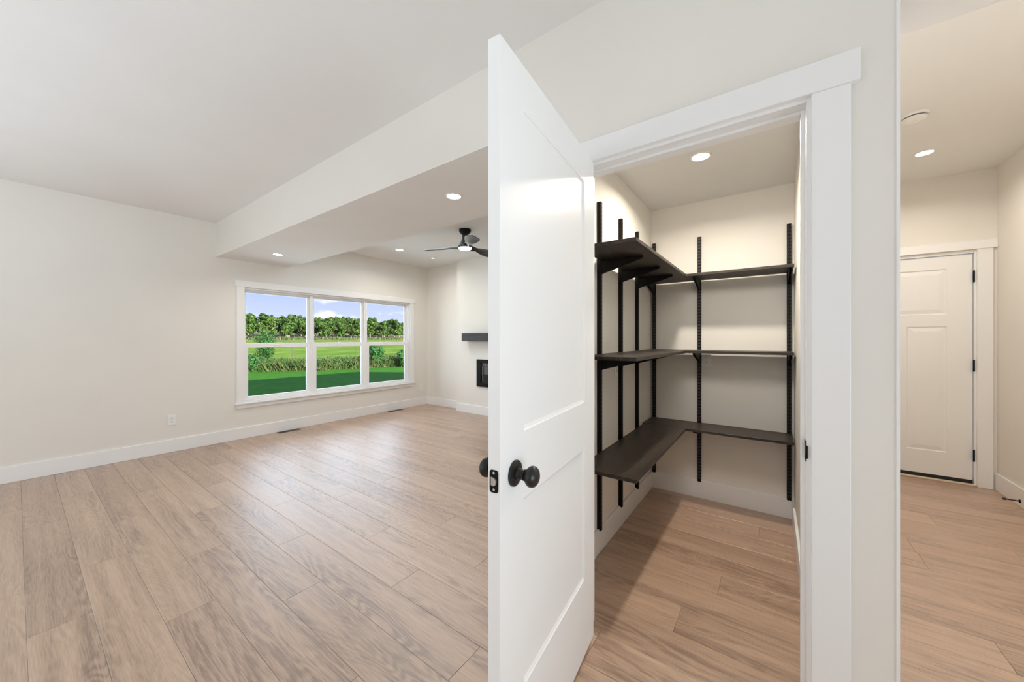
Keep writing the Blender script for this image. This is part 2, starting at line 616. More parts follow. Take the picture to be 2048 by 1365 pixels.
struct('ceiling', 'ceiling', [(XB2 - .02, XK + .05, YR - .05, YL + .05, ZP, ZP + .12)], 'grey-white lower ceiling inside the pantry', 'ceiling')
struct('ceiling', 'ceiling', [(XB + .05, XD + .05, BY - .1, YE + .05, ZH, ZH + .12)], 'white ceiling over the entry hall', 'ceiling')
# dropped beam: cream face towards the kitchen, white underside
cb = struct('ceiling_beam', 'wall', [(XB, XS, YL + .12, YW, ZS + .004, 2.85)], 'cream face of the wide dropped beam before the living room', 'beam')
bx('soffit', 'ceiling', (XB, XS, YL + .12, YW, ZS, ZS + .004), cb)
hb = struct('ceiling_beam', 'wall', [(XB, 1.745, BY, YE, ZS + .004, 2.88)], 'white-bottomed header across the opening to the entry hall', 'beam')
bx('soffit', 'trim', (XB, 1.745, BY, YE, ZS, ZS + .004), hb)
# white corner bead where the pantry wall ends
struct('trim_corner', 'trim', [(XB - .0025, XB + .02, YE - .003, YE + .004, 0.0, ZS)], 'white corner edge at the end of the pantry wall', 'trim')

# roof and gable over the house: it throws the shadow on the lawn
bm = bm_new()
xa, xb, ya, yb, zr, ze, ym = -9.0, 12.3, -7.5, 6.15, 6.2, 2.98, -.6
pts = [(xa, ya, ze), (xb, ya, ze), (xb, yb, ze), (xa, yb, ze), (xa + .1, ym, zr), (10.9, ym, zr)]
V = [bm.verts.new(p) for p in pts]
for f in ((0, 1, 5, 4), (1, 2, 5), (2, 3, 4, 5), (3, 0, 4), (0, 3, 2, 1)):
    bm.faces.new([V[i] for i in f])
tag(finish('roof', bm, 'roof'), 'grey hipped house roof that shades the lawn', 'roof', kind='structure')

# ------------------------------------------------------------------ baseboards
BH, BT = .147, .015


def baseboard(name, segs, label):
    bm = bm_new()
    for x0, x1, y0, y1 in segs:
        box(bm, x0, x1, y0, y1, 0, BH, .0035, 2)
    return tag(finish(name, bm, 'trim', dirty=False), label, 'baseboard', kind='structure')


baseboard('baseboard_left', [(BX, XF, YW - BT, YW)], 'tall white baseboard under the window wall')
baseboard('baseboard_back', [(XF - BT, XF, YC + .001, YW - BT)], 'white baseboard on the far living room wall')
baseboard('baseboard_chimney', [(XC - BT, XC, 2.55, YC + BT), (XC, XF, YC, YC + BT)], 'white baseboard around the chimney breast')
baseboard('baseboard_pantry_left', [(XB2, XK, YL - BT, YL)], 'white baseboard along the left pantry wall')
baseboard('baseboard_pantry_back', [(XK - BT, XK, YR, YL - BT)], 'white baseboard along the pantry back wall')
baseboard('baseboard_pantry_right', [(XB2, XK - BT, YR, YR + BT)], 'white baseboard along the right pantry wall')
baseboard('baseboard_hall_right', [(1.9, XD - .018, YH, YH + BT)], 'white baseboard at the right of the entry door')

# ------------------------------------------------------------------ window
win = thing('window_1', 'wide white triple double-hung window looking onto lawn and orchard', 'window', (0, YW, 0), kind='structure')


def wp(name, dims, mat='trim', bev=.0025, parent=None):
    return bx(name, mat, dims, parent or win, bev)


wp('head_casing', (1.656, 4.537, -.026, 0, 1.982, 2.068), bev=.003)
wp('side_casing', (1.673, 1.760, -.019, 0, .472, 1.984))
wp('side_casing', (4.416, 4.503, -.019, 0, .472, 1.984))
wp('window_stool', (1.656, 4.537, -.042, .02, .450, .472), bev=.004)
wp('apron', (1.680, 4.505, -.018, 0, .398, .450))
wp('jamb_liner', (WX0 - .001, WX0 + .016, 0, .12, WZ0, WZ1))
wp('jamb_liner', (WX1 - .016, WX1 + .001, 0, .12, WZ0, WZ1))
wp('jamb_liner', (WX0, WX1, 0, .12, WZ1 - .016, WZ1 + .001))
wp('jamb_liner', (WX0, WX1, 0, .12, WZ0 - .001, WZ0 + .014))
ZF0, ZF1 = WZ0 + .014, WZ1 - .016


def ring(bm, x0, x1, z0, z1, y0, y1, l, r, b, t, bev=.002):
    box(bm, x0, x0 + l, y0, y1, z0, z1, bev)
    box(bm, x1 - r, x1, y0, y1, z0, z1, bev)
    box(bm, x0 + l, x1 - r, y0, y1, z0, z0 + b, bev)
    box(bm, x0 + l, x1 - r, y0, y1, z1 - t, z1, bev)


UW = .8883
for u in range(3):
    ux0 = WX0 + .009 + u * UW
    ux1 = ux0 + UW - .001
    fr = bm_new()
    ring(fr, ux0, ux1, ZF0, ZF1, .045, .135, .024, .024, .026, .018)
    fo = finish('window_frame', fr, 'vinyl', win, dirty=False)
    up = bm_new()
    ring(up, ux0 + .022, ux1 - .022, 1.205, ZF1 - .014, .092, .124, .030, .030, .044, .026)
    us = finish('upper_sash', up, 'vinyl', win, dirty=False)
    bx('pane', 'glass', (ux0 + .05, ux1 - .05, .106, .110, 1.245, 1.927), us)
    lo = bm_new()
    ring(lo, ux0 + .022, ux1 - .022, ZF0 + .012, 1.243, .055, .090, .048, .048, .034, .058)
    box(lo, ux0 + .38, ux0 + .46, .050, .056, 1.212, 1.224, .001)
    ls = finish('lower_sash', lo, 'vinyl', win, dirty=False)
    bx('pane', 'glass', (ux0 + .067, ux1 - .067, .070, .074, .528, 1.190), ls)
    lk = bm_new()
    box(lk, ux0 + .42, ux0 + .48, .058, .086, 1.243, 1.255, .003)
    finish('sash_lock', lk, 'vinyl', ls, dirty=False)

# ------------------------------------------------------------------ pantry doorway
tr = thing('trim_1', 'white flat casing and jamb around the pantry doorway', 'trim', (XB, 0, 0), kind='structure')
CI, CO = -.099, -.189
bx('head_casing', 'trim', (-.025, 0, -.2085, YJL + .12, 2.064, 2.157), tr, .002)
bx('side_casing', 'trim', (-.019, 0, CO, CI, 0, 2.064), tr, .002)
bx('side_casing', 'trim', (-.019, 0, YJL + .012, YJL + .102, 0, 2.064), tr, .002)
JD = XB2 - XB
bx('jamb', 'trim', (-.001, JD + .001, YJR - .02, YJR, 0, ZO + .02), tr, .001)
bx('jamb', 'trim', (-.001, JD + .001, YJL, YJL + .02, 0, ZO + .02), tr, .001)
bx('head_jamb', 'trim', (-.001, JD + .001, YJR, YJL, ZO, ZO + .02), tr, .001)
bx('door_stop', 'trim', (.042, .078, YJR, YJR + .011, 0, ZO), tr, .002)
bx('door_stop', 'trim', (.042, .078, YJL - .011, YJL, 0, ZO), tr, .002)
bx('door_stop', 'trim', (.042, .078, YJR + .011, YJL - .011, ZO - .011, ZO), tr, .002)
bx('back_casing', 'trim', (JD, JD + .018, YJL + .010, YJL + .10, 0, 2.064), tr, .002)
sp = bm_new()
box(sp, .003, .040, YJR - .0005, YJR + .0016, .918, .982, .0008)
box(sp, -.007, .004, YJR - .004, YJR + .0016, .930, .970, .001)
so = finish('strike_plate', sp, 'black', tr, dirty=False)
bx('strike_hole', 'steel', (.012, .028, YJR + .0012, YJR + .002, .936, .964), so)

# ------------------------------------------------------------------ pantry door (open about 84 degrees)
DW, DZ0, DZT, DT = .757, .028, 2.068, .035
FX, FY = .708, .549           # free edge, pantry side
ang = math.atan2(.0987, .9951)
pd = thing('door_1', 'open white two-panel pantry door with black round knobs', 'door', (FX, FY, 0), ang, kind='structure')


def panel_face(bm, W, y, sgn, z0, z1, panels, depth=.007, bw=.012):
    """one face of a door leaf with recessed panels; panels: (x0,x1,z0,z1)"""
    xs = sorted({0, W, *[p[0] for p in panels], *[p[1] for p in panels]})
    zs = sorted({z0, z1, *[p[2] for p in panels], *[p[3] for p in panels]})
    g = {(x, z): bm.verts.new((x, y, z)) for x in xs for z in zs}
    for xa, xb in zip(xs, xs[1:]):
        for za, zb in zip(zs, zs[1:]):
            if any(p[0] <= xa and xb <= p[1] and p[2] <= za and zb <= p[3] for p in panels):
                continue
            bm.faces.new((g[xa, za], g[xb, za], g[xb, zb], g[xa, zb]))
    for p in panels:
        steps = [(0, 0), (.002, .003), (bw, depth)]
        px = sorted(x for x in xs if p[0] <= x <= p[1])
        pz = sorted(z for z in zs if p[2] <= z <= p[3])
        loop = [(x, pz[0]) for x in px] + [(px[-1], z) for z in pz[1:]] + [(x, pz[-1]) for x in px[-2::-1]] + [(px[0], z) for z in pz[-2:0:-1]]
        cur = [g[q] for q in loop]
        for d, dep in steps[1:]:
            nxt = []
            for (x, z) in loop:
                nx = min(max(x, p[0] + d), p[1] - d)
                nz = min(max(z, p[2] + d), p[3] - d)
                nxt.append(bm.verts.new((nx, y - sgn * dep, nz)))
            for i in range(len(loop)):
                j = (i + 1) % len(loop)
                bm.faces.new((cur[i], cur[j], nxt[j], nxt[i]))
            cur = nxt
        bm.faces.new(cur)
    return g


def door_leaf(W, T_, z0, z1, panels, depth=.007, bw=.012):
    bm = bm_new()
    panel_face(bm, W, 0, -1, z0, z1, panels, depth, bw)
    panel_face(bm, W, T_, 1, z0, z1, panels, depth, bw)
    for a, b in (((0, z0), (0, z1)), ((W, z0), (W, z1))):
        xs = a[0]
        lo = sorted([v for v in bm.verts if abs(v.co.x - xs) < 1e-6 and abs(v.co.y) < 1e-6], key=lambda v: v.co.z)
        hi = sorted([v for v in bm.verts if abs(v.co.x - xs) < 1e-6 and abs(v.co.y - T_) < 1e-6], key=lambda v: v.co.z)
        for i in range(len(lo) - 1):
            bm.faces.new((lo[i], lo[i + 1], hi[i + 1], hi[i]))
    for zz in (z0, z1):
        lo = sorted([v for v in bm.verts if abs(v.co.z - zz) < 1e-6 and abs(v.co.y) < 1e-6], key=lambda v: v.co.x)
        hi = sorted([v for v in bm.verts if abs(v.co.z - zz) < 1e-6 and abs(v.co.y - T_) < 1e-6], key=lambda v: v.co.x)
        for i in range(len(lo) - 1):
            bm.faces.new((lo[i], lo[i + 1], hi[i + 1], hi[i]))
    bmesh.ops.recalc_face_normals(bm, faces=bm.faces[:])
    return bm


finish('door_leaf', door_leaf(DW, DT, DZ0, DZT, [(.126, .642, 1.05, 1.942), (.126, .642, .335, .862)]), 'door', pd)


def knob(side):
    m = Matrix.Translation((.072, 0 if side < 0 else DT, .949)) @ Matrix.Rotation(R(90) * (1 if side < 0 else -1), 4, 'X')
    bm = bm_new()
    lathe(bm, [(.0, 0), (.0335, 0), (.0345, .002), (.0335, .006), (.028, .0085), (.020, .0095), (.0, .0095)], 40, m, cap=False)
    ro = finish('knob_rose', bm, 'bronze', pd, smooth=True)
    bm = bm_new()
    lathe(bm, [(.0155, .008), (.0165, .011), (.0155, .020), (.0125, .024), (.0125, .027), (.0145, .029), (.0145, .032), (.011, .034), (.011, .037)], 32, m, cap=False)
    finish('knob_neck', bm, 'bronze', ro, smooth=True)
    bm = bm_new()
    prof = [(.010, .036)]
    for i in range(1, 13):
        a = PI * i / 12.0
        prof.append((.0275 * math.sin(a) ** .8 if i < 12 else 0.0, .053 - .0175 * math.cos(a)))
    lathe(bm, prof, 36, m, cap=False)
    finish('knob', bm, 'bronze', pd, smooth=True)
    if side < 0:
        bm = bm_new()
        lathe(bm, [(.0018, .0085), (.0018, .0102), (0, .0102)], 10, Matrix.Translation((-.016, 0, -.016)) @ m, cap=False)
        finish('rose_pin', bm, 'bronze', ro)


knob(-1)
knob(1)
# latch plate on the free edge
bm = bm_new()
prism(bm, [(DT / 2 + y * .0125, .948 + z * .0285) for y, z in
           ((-1, -.8), (-.8, -.95), (-.6, -1), (.6, -1), (.8, -.95), (1, -.8), (1, .8), (.8, .95), (.6, 1), (-.6, 1), (-.8, .95), (-1, .8))],
      'x', -.0016, .0005)
lp = finish('latch_plate', bm, 'black', pd)
bm = bm_new()
prism(bm, [(DT / 2 + .0085, .9485 + .0105 * -1), (DT / 2 - .002, .9485 - .0105), (DT / 2 - .0075, .9485 - .007), (DT / 2 - .009, .9485),
           (DT / 2 - .0075, .9485 + .007), (DT / 2 - .002, .9485 + .0105), (DT / 2 + .0085, .9485 + .0105)], 'x', -.007, -.001)
for v in bm.verts:
    if v.co.x < -.005 and v.co.y > DT / 2:
        v.co.x = -.0025
finish('latch_bolt', bm, 'steel', lp)
for zz in (.969, .927):
    bm = bm_new()
    lathe(bm, [(.0, 0), (.0034, 0), (.0034, .0006), (.0018, .0012), (0, .0004)], 14,
          Matrix.Translation((-.0016, DT / 2, zz)) @ Matrix.Rotation(R(-90), 4, 'Y'), cap=False)
    finish('screw', bm, 'steel', lp, smooth=True)
for zz in (.30, 1.06, 1.82):
    bm = bm_new()
    lathe(bm, [(.0, -.045), (.0055, -.045), (.0055, .045), (0, .045)], 14, Matrix.Translation((DW + .0065, DT + .004, zz)), cap=False)
    finish('hinge', bm, 'black', pd, smooth=True)

# ------------------------------------------------------------------ entry door at the end of the hall
t2 = thing('trim_2', 'white flat casing and jamb around the entry door', 'trim', (XD, 0, 0), kind='structure')
bx('head_casing', 'trim', (-.024, 0, -1.574, -.40, 2.097, 2.174), t2, .002)
bx('side_casing', 'trim', (-.018, 0, -1.552, -1.463, 0, 2.097), t2, .002)
bx('side_casing', 'trim', (-.018, 0, -.509, -.42, 0, 2.097), t2, .002)
bx('jamb', 'trim', (-.001, .12, DY0 - .02, DY0 - .004, 0, DZ1 + .02), t2, .001)
bx('jamb', 'trim', (-.001, .12, DY1 + .004, DY1 + .02, 0, DZ1 + .02), t2, .001)
bx('head_jamb', 'trim', (-.001, .12, DY0, DY1, DZ1 + .002, DZ1 + .02), t2, .001)
bx('door_threshold', 'threshold', (-.012, .12, DY0 - .015, DY1 + .015, 0, .016), t2, .003)
ed = thing('door_2', 'white entry door with one wide and two tall raised panels', 'door', (XD, 0, 0), kind='structure')


def raised_leaf(W, T_, z0, z1, panels):
    """moulded leaf: each panel is a groove around a raised, bevelled field"""
    bm = bm_new()
    xs = sorted({0, W, *[p[0] for p in panels], *[p[1] for p in panels]})
    zs = sorted({z0, z1, *[p[2] for p in panels], *[p[3] for p in panels]})
    g = {(x, z): bm.verts.new((x, 0, z)) for x in xs for z in zs}
    for xa_, xb_ in zip(xs, xs[1:]):
        for za, zb in zip(zs, zs[1:]):
            if any(p[0] <= xa_ and xb_ <= p[1] and p[2] <= za and zb <= p[3] for p in panels):
                continue
            bm.faces.new((g[xa_, za], g[xb_, za], g[xb_, zb], g[xa_, zb]))
    for p in panels:
        px = [x for x in xs if p[0] <= x <= p[1]]
        pz = [z for z in zs if p[2] <= z <= p[3]]
        loop = [(x, pz[0]) for x in px] + [(px[-1], z) for z in pz[1:]] + [(x, pz[-1]) for x in px[-2::-1]] + [(px[0], z) for z in pz[-2:0:-1]]
        cur = [g[q] for q in loop]
        for d, dep in ((.004, .005), (.010, .007), (.016, .006), (.045, .001)):
            nxt = [bm.verts.new((min(max(x, p[0] + d), p[1] - d), dep, min(max(z, p[2] + d), p[3] - d))) for x, z in loop]
            for i in range(len(loop)):
                j = (i + 1) % len(loop)
                bm.faces.new((cur[i], cur[j], nxt[j], nxt[i]))
            cur = nxt
        bm.faces.new(cur)
    a = [g[0, z] for z in zs]
    b = [g[W, z] for z in zs]
    back = {(x, z): bm.verts.new((x, T_, z)) for x in (0, W) for z in (z0, z1)}
    bm.faces.new([back[0, z0], back[0, z1], back[W, z1], back[W, z0]])
    bm.faces.new(a + [back[0, z1], back[0, z0]])
    bm.faces.new(b + [back[W, z1], back[W, z0]])
    bm.faces.new([g[x, z0] for x in xs] + [back[W, z0], back[0, z0]])
    bm.faces.new([g[x, z1] for x in xs] + [back[W, z1], back[0, z1]])
    bmesh.ops.recalc_face_normals(bm, faces=bm.faces[:])
    return bm


EW = .912
lf = finish('door_leaf', raised_leaf(EW, .044, .048, 2.062, [(.150, .762, 1.530, 1.945), (.150, .400, .265, 1.420), (.512, .762, .265, 1.420)]),
            'door', ed, (.014, -1.443, 0), (0, 0, R(90)))
lf.scale = (1, -1, 1)
bx('door_sweep', 'rubber', (.010, .056, -1.443, -.531, .017, .048), ed, .002)
for zz in (.271, 1.068, 1.859):
    bm = bm_new()
    box(bm, -.004, .012, -1.4535, -1.4455, zz - .05, zz + .05, .002)
    lathe(bm, [(0, -.052), (.006, -.052), (.006, .052), (0, .052)], 12, Matrix.Translation((-.004, -1.4475, zz)), cap=False)
    hg = finish('hinge', bm, 'black', ed, smooth=True, dirty=False)
# black door stop on the hall baseboard
ds = thing('door_bumper', 'small black door stop on white baseboard at right', 'door stop', (4.57, YH + BT, .045))
bm = bm_new()
lathe(bm, [(0, 0), (.013, 0), (.013, .004), (.0045, .008), (.004, .068)], 16, Matrix.Rotation(R(-90), 4, 'X'), cap=False)
finish('stop_rod', bm, 'black', ds, smooth=True)
bm = bm_new()
lathe(bm, [(.004, .066), (.009, .068), (.0095, .082), (.007, .086), (0, .086)], 16, Matrix.Rotation(R(-90), 4, 'X'), cap=False)
finish('rubber_tip', bm, 'rubber', ds, smooth=True)

# ------------------------------------------------------------------ pantry shelving
Z_LOW, Z_MID, Z_TOP = .624, 1.216, 1.800       # top faces of the boards
BTH = .019
SX0, SXB, SYL, SYI = 1.757, 2.992, .838, .530   # boards on the left wall
BYR = -.118


def shelf(z, left):
    nm = {Z_LOW: 'lowest', Z_MID: 'middle', Z_TOP: 'top'}[z]
    if left:
        dims = (SX0, SXB - .0015, SYI, SYL)
        lab = f'dark wood shelf board on the left pantry wall, {nm} of three'
    else:
        dims = (SXB, 3.272, BYR, YL - .012)
        lab = f'dark wood shelf board on the pantry back wall, {nm} of three'
    cx, cy = (dims[0] + dims[1]) / 2, (dims[2] + dims[3]) / 2
    o = bx('shelf_board', 'shelf' if left else 'shelf_y', (dims[0] - cx, dims[1] - cx, dims[2] - cy, dims[3] - cy, -BTH, 0), None, .0012, 1, (cx, cy, z))
    tag(o, lab, 'shelf', 'dark pantry shelf boards')


M['shelf_y'] = plank_mat('dark_shelf_laminate_back', (.062, .046, .035), (.024, .018, .014), (.009, .007, .0055), 0.40, 'Y', 110, 0.32, True, 1.4)
for zz in (Z_LOW, Z_MID, Z_TOP):
    shelf(zz, True)
    shelf(zz, False)


def upright(name_label, loc, rz, reach):
    """twin-slot wall upright, local -y points into the room; brackets hook in below each board"""
    t = thing('shelf_upright', name_label, 'shelf upright', loc, rz, 'black slotted shelf uprights')
    w, d = .0255, .0245
    bm = bm_new()
    # channel: front web with two columns of slots, two flanges
    z0, z1 = .138, 2.14
    box(bm, -w / 2, w / 2, -d, -d + .003, z0, z1, .0008)
    box(bm, -w / 2, -w / 2 + .003, -d + .003, 0, z0, z1)
    box(bm, w / 2 - .003, w / 2, -d + .003, 0, z0, z1)
    rail = finish('rail', bm, 'black', t, dirty=False)
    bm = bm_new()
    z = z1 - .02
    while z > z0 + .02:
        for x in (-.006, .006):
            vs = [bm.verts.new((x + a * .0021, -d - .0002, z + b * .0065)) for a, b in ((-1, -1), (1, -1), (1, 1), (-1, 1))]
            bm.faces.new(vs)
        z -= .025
    so_ = finish('slots', bm, 'slot_glint', rail, dirty=False)
    so_['kind'] = 'stuff'
    for zb in (Z_LOW, Z_MID, Z_TOP):
        zt = zb - BTH - .0005
        bm = bm_new()
        for sx in (-1, 1):
            prism(bm, [(-d + .002, zt), (-reach, zt), (-reach - .004, zt - .006), (-reach + .004, zt - .015),
                       (-d - .02, zt - .074), (-d + .002, zt - .082)], 'x', sx * .0062 - .0016, sx * .0062 + .0016)
        box(bm, -.0078, .0078, -reach, -d, zt - .0022, zt, 0)
        finish('bracket', bm, 'black', t, dirty=False)
    return t


for i, x in enumerate((2.092, 2.470, 2.845)):
    upright(('black slotted upright on the left pantry wall, nearest the doorway',
             'black slotted upright in the middle of the left pantry wall',
             'black slotted upright on the left pantry wall, third from the doorway')[i], (x, YL, 0), 0, .268)
for i, y in enumerate((.838, .482, -.100)):
    upright(('black slotted upright in the back left corner of the pantry',
             'black slotted upright on the pantry back wall beside the outlet',
             'black slotted upright at the right end of the pantry back wall')[i], (XK, y, 0), R(-90), .268)


# ------------------------------------------------------------------ outlets
def outlet(label, loc, rz, group='white wall outlets'):
    """plate in local xz, -y faces the room"""
    t = thing('wall_outlet', label, 'outlet', loc, rz, group)
    bm = bm_new()
    box(bm, -.0355, .0355, -.006, 0, -.0585, .0585, .003, 2)
    finish('cover_plate', bm, 'plastic', t, dirty=False)
    for s in (1, -1):
        bm = bm_new()
        prism(bm, [(.0165 * math.cos(a) * 1.0, s * .0195 + max(-.0135, min(.0135, .0175 * math.sin(a)))) for a in [2 * PI * k / 20 for k in range(20)]], 'y', -.0085, -.004)
        rc = finish('receptacle', bm, 'plastic', t)
        bm = bm_new()
        box(bm, -.0075, -.0052, -.0089, -.0082, s * .0195 - .001, s * .0195 + .008)
        box(bm, .0052, .0075, -.0089, -.0082, s * .0195 - .000, s * .0195 + .007)
        box(bm, -.0025, .0025, -.0089, -.0082, s * .0195 - .009, s * .0195 - .0045)
        finish('slots', bm, 'slot', rc, dirty=False)
    bm = bm_new()
    lathe(bm, [(.0028, .0), (.0028, .0012), (0, .0012)], 10, Matrix.Translation((0, -.006, 0)) @ Matrix.Rotation(R(90), 4, 'X'), cap=False)
    finish('plate_screw', bm, 'steel', t)
    return t


outlet('white duplex outlet low on the wall left of the window', (1.058, YW, .367), 0)
outlet('small white outlet low on the wall right of the window', (4.675, YW, .351), 0)
outlet('white duplex outlet on the pantry back wall under the middle shelf', (XK, .432, 1.137), R(-90))
outlet('white outlet on the left pantry wall behind the middle shelf bracket', (2.405, YL, 1.108), 0)


# ------------------------------------------------------------------ floor registers
def register(label, loc):
    t = thing('floor_register', label, 'floor vent', loc, 0, 'floor registers under the window')
    bm = bm_new()
    L_, W_ = .285, .095
    box(bm, -L_ / 2, L_ / 2, -W_ / 2, -W_ / 2 + .014, 0, .004, .001)
    box(bm, -L_ / 2, L_ / 2, W_ / 2 - .014, W_ / 2, 0, .004, .001)
    box(bm, -L_ / 2, -L_ / 2 + .016, -W_ / 2 + .014, W_ / 2 - .014, 0, .004, .001)
    box(bm, L_ / 2 - .016, L_ / 2, -W_ / 2 + .014, W_ / 2 - .014, 0, .004, .001)
    box(bm, -.004, .004, -W_ / 2 + .014, W_ / 2 - .014, 0, .004, .001)
    finish('register_frame', bm, 'register', t, dirty=False)
    bx('duct', 'slot', (-L_ / 2 + .01, L_ / 2 - .01, -W_ / 2 + .01, W_ / 2 - .01, .0, .0006), t)
    for side in (-1, 1):
        for k in range(9):
            x = side * (.014 + k * .0128)
            bm = bm_new()
            dx = .0042
            vs = [bm.verts.new(p) for p in ((x - side * dx, -.034, .0007), (x - side * dx, .034, .0007), (x + side * dx, .034, .0036), (x + side * dx, -.034, .0036),
                                            (x - side * dx, -.034, .0012), (x - side * dx, .034, .0012), (x + side * dx, .034, .0041), (x + side * dx, -.034, .0041))]
            for f in ((0, 1, 2, 3), (7, 6, 5, 4), (0, 3, 7, 4), (1, 5, 6, 2), (0, 4, 5, 1), (3, 2, 6, 7)):
                bm.faces.new([vs[i] for i in f])
            finish('louver', bm, 'register', t)
    return t


register('brown floor vent by the baseboard under the left window sash', (2.272, 5.535, 0))
register('brown floor vent by the baseboard near the far corner', (4.05, 5.535, 0))


# ------------------------------------------------------------------ recessed lights
def downlight(label, loc, r, watts, color=(1.0, .90, .76), group='round recessed ceiling lights', spread=150):
    t = thing('recessed_light', label, 'ceiling light', loc, 0, group)
    bm = bm_new()
    lathe(bm, [(r, -.0015), (r + .002, -.005), (r + .011, -.0045), (r + .0135, -.001), (r + .0135, 0.0), (r, 0.0)], 40, cap=False)
    finish('trim_ring', bm, 'plastic', t, smooth=True)
    bm = bm_new()
    lathe(bm, [(0, -.0032), (r * .7, -.003), (r, -.0018), (r, -.0002)], 40, cap=False)
    finish('lens', bm, 'lens', t, smooth=True)
    light('lamp_light', 'AREA', (0, 0, -.008), watts, color, parent=t, shape='DISK', size=r * 2, spread=R(spread))
    return t


downlight('recessed light in the beam underside nearer the window wall', (1.857, 4.826, ZS), .048, 4)
downlight('recessed light in the beam underside beside the open door', (1.834, 1.84, ZS), .048, 4)
downlight('recessed light in the living room ceiling before the fan', (3.579, 4.795, ZL), .056, 6)
downlight('tiny recessed spot in the far corner of the living room ceiling', (4.289, 4.81, ZL), .026, 2.5)
downlight('recessed light in the pantry ceiling', (2.484, .358, ZP), .048, 18, (1.0, .90, .77), spread=158)
downlight('recessed light in the entry hall ceiling', (4.251, -.985, ZH), .048, 7, (1.0, .90, .78), spread=150)

# ------------------------------------------------------------------ smoke detector in the hall
sd = thing('smoke_detector', 'round white smoke detector on the hall ceiling', 'smoke detector', (3.50, -.765, ZH))
bm = bm_new()
lathe(bm, [(0, 0), (.068, 0), (.068, -.010), (.064, -.014), (.056, -.0145)], 40, cap=False)
finish('detector_base', bm, 'plastic', sd, smooth=True)
bm = bm_new()
lathe(bm, [(.054, -.0145), (.053, -.022)], 40, cap=False)
finish('vent_gap', bm, 'slot', sd, smooth=True)
bm = bm_new()
lathe(bm, [(.052, -.021), (.060, -.0215), (.060, -.030), (.050, -.040), (.022, -.044), (0, -.044)], 40, cap=False)
finish('detector_cover', bm, 'plastic', sd, smooth=True)
bm = bm_new()
lathe(bm, [(.012, -.042), (.012, -.0455), (0, -.046)], 20, Matrix.Translation((-.012, 0, 0)), cap=False)
finish('test_button', bm, 'plastic', sd, smooth=True)

# ------------------------------------------------------------------ ceiling fan
fan = thing('ceiling_fan', 'black three-blade ceiling fan with lit round lamp', 'ceiling fan', (3.415, 3.222, ZL))
bm = bm_new()
lathe(bm, [(0, 0), (.076, 0), (.077, -.012), (.074, -.034), (.062, -.050), (.045, -.062), (.038, -.080), (.040, -.115), (.050, -.150), (.064, -.178), (.078, -.196), (.084, -.205)], 40, cap=False)
finish('canopy', bm, 'black', fan, smooth=True)
bm = bm_new()
lathe(bm, [(.084, -.205), (.090, -.212), (.090, -.230), (.086, -.238), (.08, -.238)], 40, cap=False)
finish('motor_ring', bm, 'bronze', fan, smooth=True)
bm = bm_new()
lathe(bm, [(.084, -.236), (.084, -.246), (.074, -.256), (.045, -.262), (0, -.264)], 40, cap=False)
finish('lamp_lens', bm, 'fanlens', fan, smooth=True)
light('fan_light', 'AREA', (0, 0, -.275), 4, (1.0, .95, .88), parent=fan, shape='DISK', size=.15)
rv, fv = Vector((S, -C_, 0)), Vector((C_, S, 0))
for k, dv in enumerate([rv * math.cos(R(q)) + fv * math.sin(R(q)) for q in (164, -76, 44)]):
    bm = bm_new()
    n, m_ = 16, 6
    rows_ = []
    for i in range(n + 1):
        t_ = i / n
        rad = .070 + t_ * .490
        if t_ < .25:
            chord = .085 + (.052 - .085) * (t_ / .25)
        else:
            q = (t_ - .25) / .75
            chord = .052 + (.168 - .052) * math.sin(min(1, q * 1.25) * PI / 2)
            if q > .86:
                chord *= 1 - .55 * ((q - .86) / .14) ** 2
        pitch = -(R(30) * (1 - t_) ** 2 + R(13))
        zc = -.222 - .012 * t_
        row = []
        for j in range(m_ + 1):
            c = (j / m_ - .42) * chord + .028 * t_ * t_
            camb = .010 * (1 - (2 * j / m_ - 1) ** 2)
            row.append((rad, c * math.cos(pitch), zc + c * math.sin(pitch) + camb))
        rows_.append(row)
    up_ = [[bm.verts.new((x, y, z + .004)) for x, y, z in r] for r in rows_]
    dn_ = [[bm.verts.new((x, y, z - .004)) for x, y, z in r] for r in rows_]
    for i in range(n):
        for j in range(m_):
            bm.faces.new((up_[i][j], up_[i + 1][j], up_[i + 1][j + 1], up_[i][j + 1]))
            bm.faces.new((dn_[i][j], dn_[i][j + 1], dn_[i + 1][j + 1], dn_[i + 1][j]))
    for i in range(n):
        bm.faces.new((up_[i][0], dn_[i][0], dn_[i + 1][0], up_[i + 1][0]))
        bm.faces.new((up_[i][m_], up_[i + 1][m_], dn_[i + 1][m_], dn_[i][m_]))
    for j in range(m_):
        bm.faces.new((up_[0][j], up_[0][j + 1], dn_[0][j + 1], dn_[0][j]))
        bm.faces.new((up_[n][j], dn_[n][j], dn_[n][j + 1], up_[n][j + 1]))
    bmesh.ops.recalc_face_normals(bm, faces=bm.faces[:])
    b_ = finish('blade', bm, 'bronze', fan, smooth=True)
    b_.rotation_euler = (0, 0, math.atan2(dv.y, dv.x))

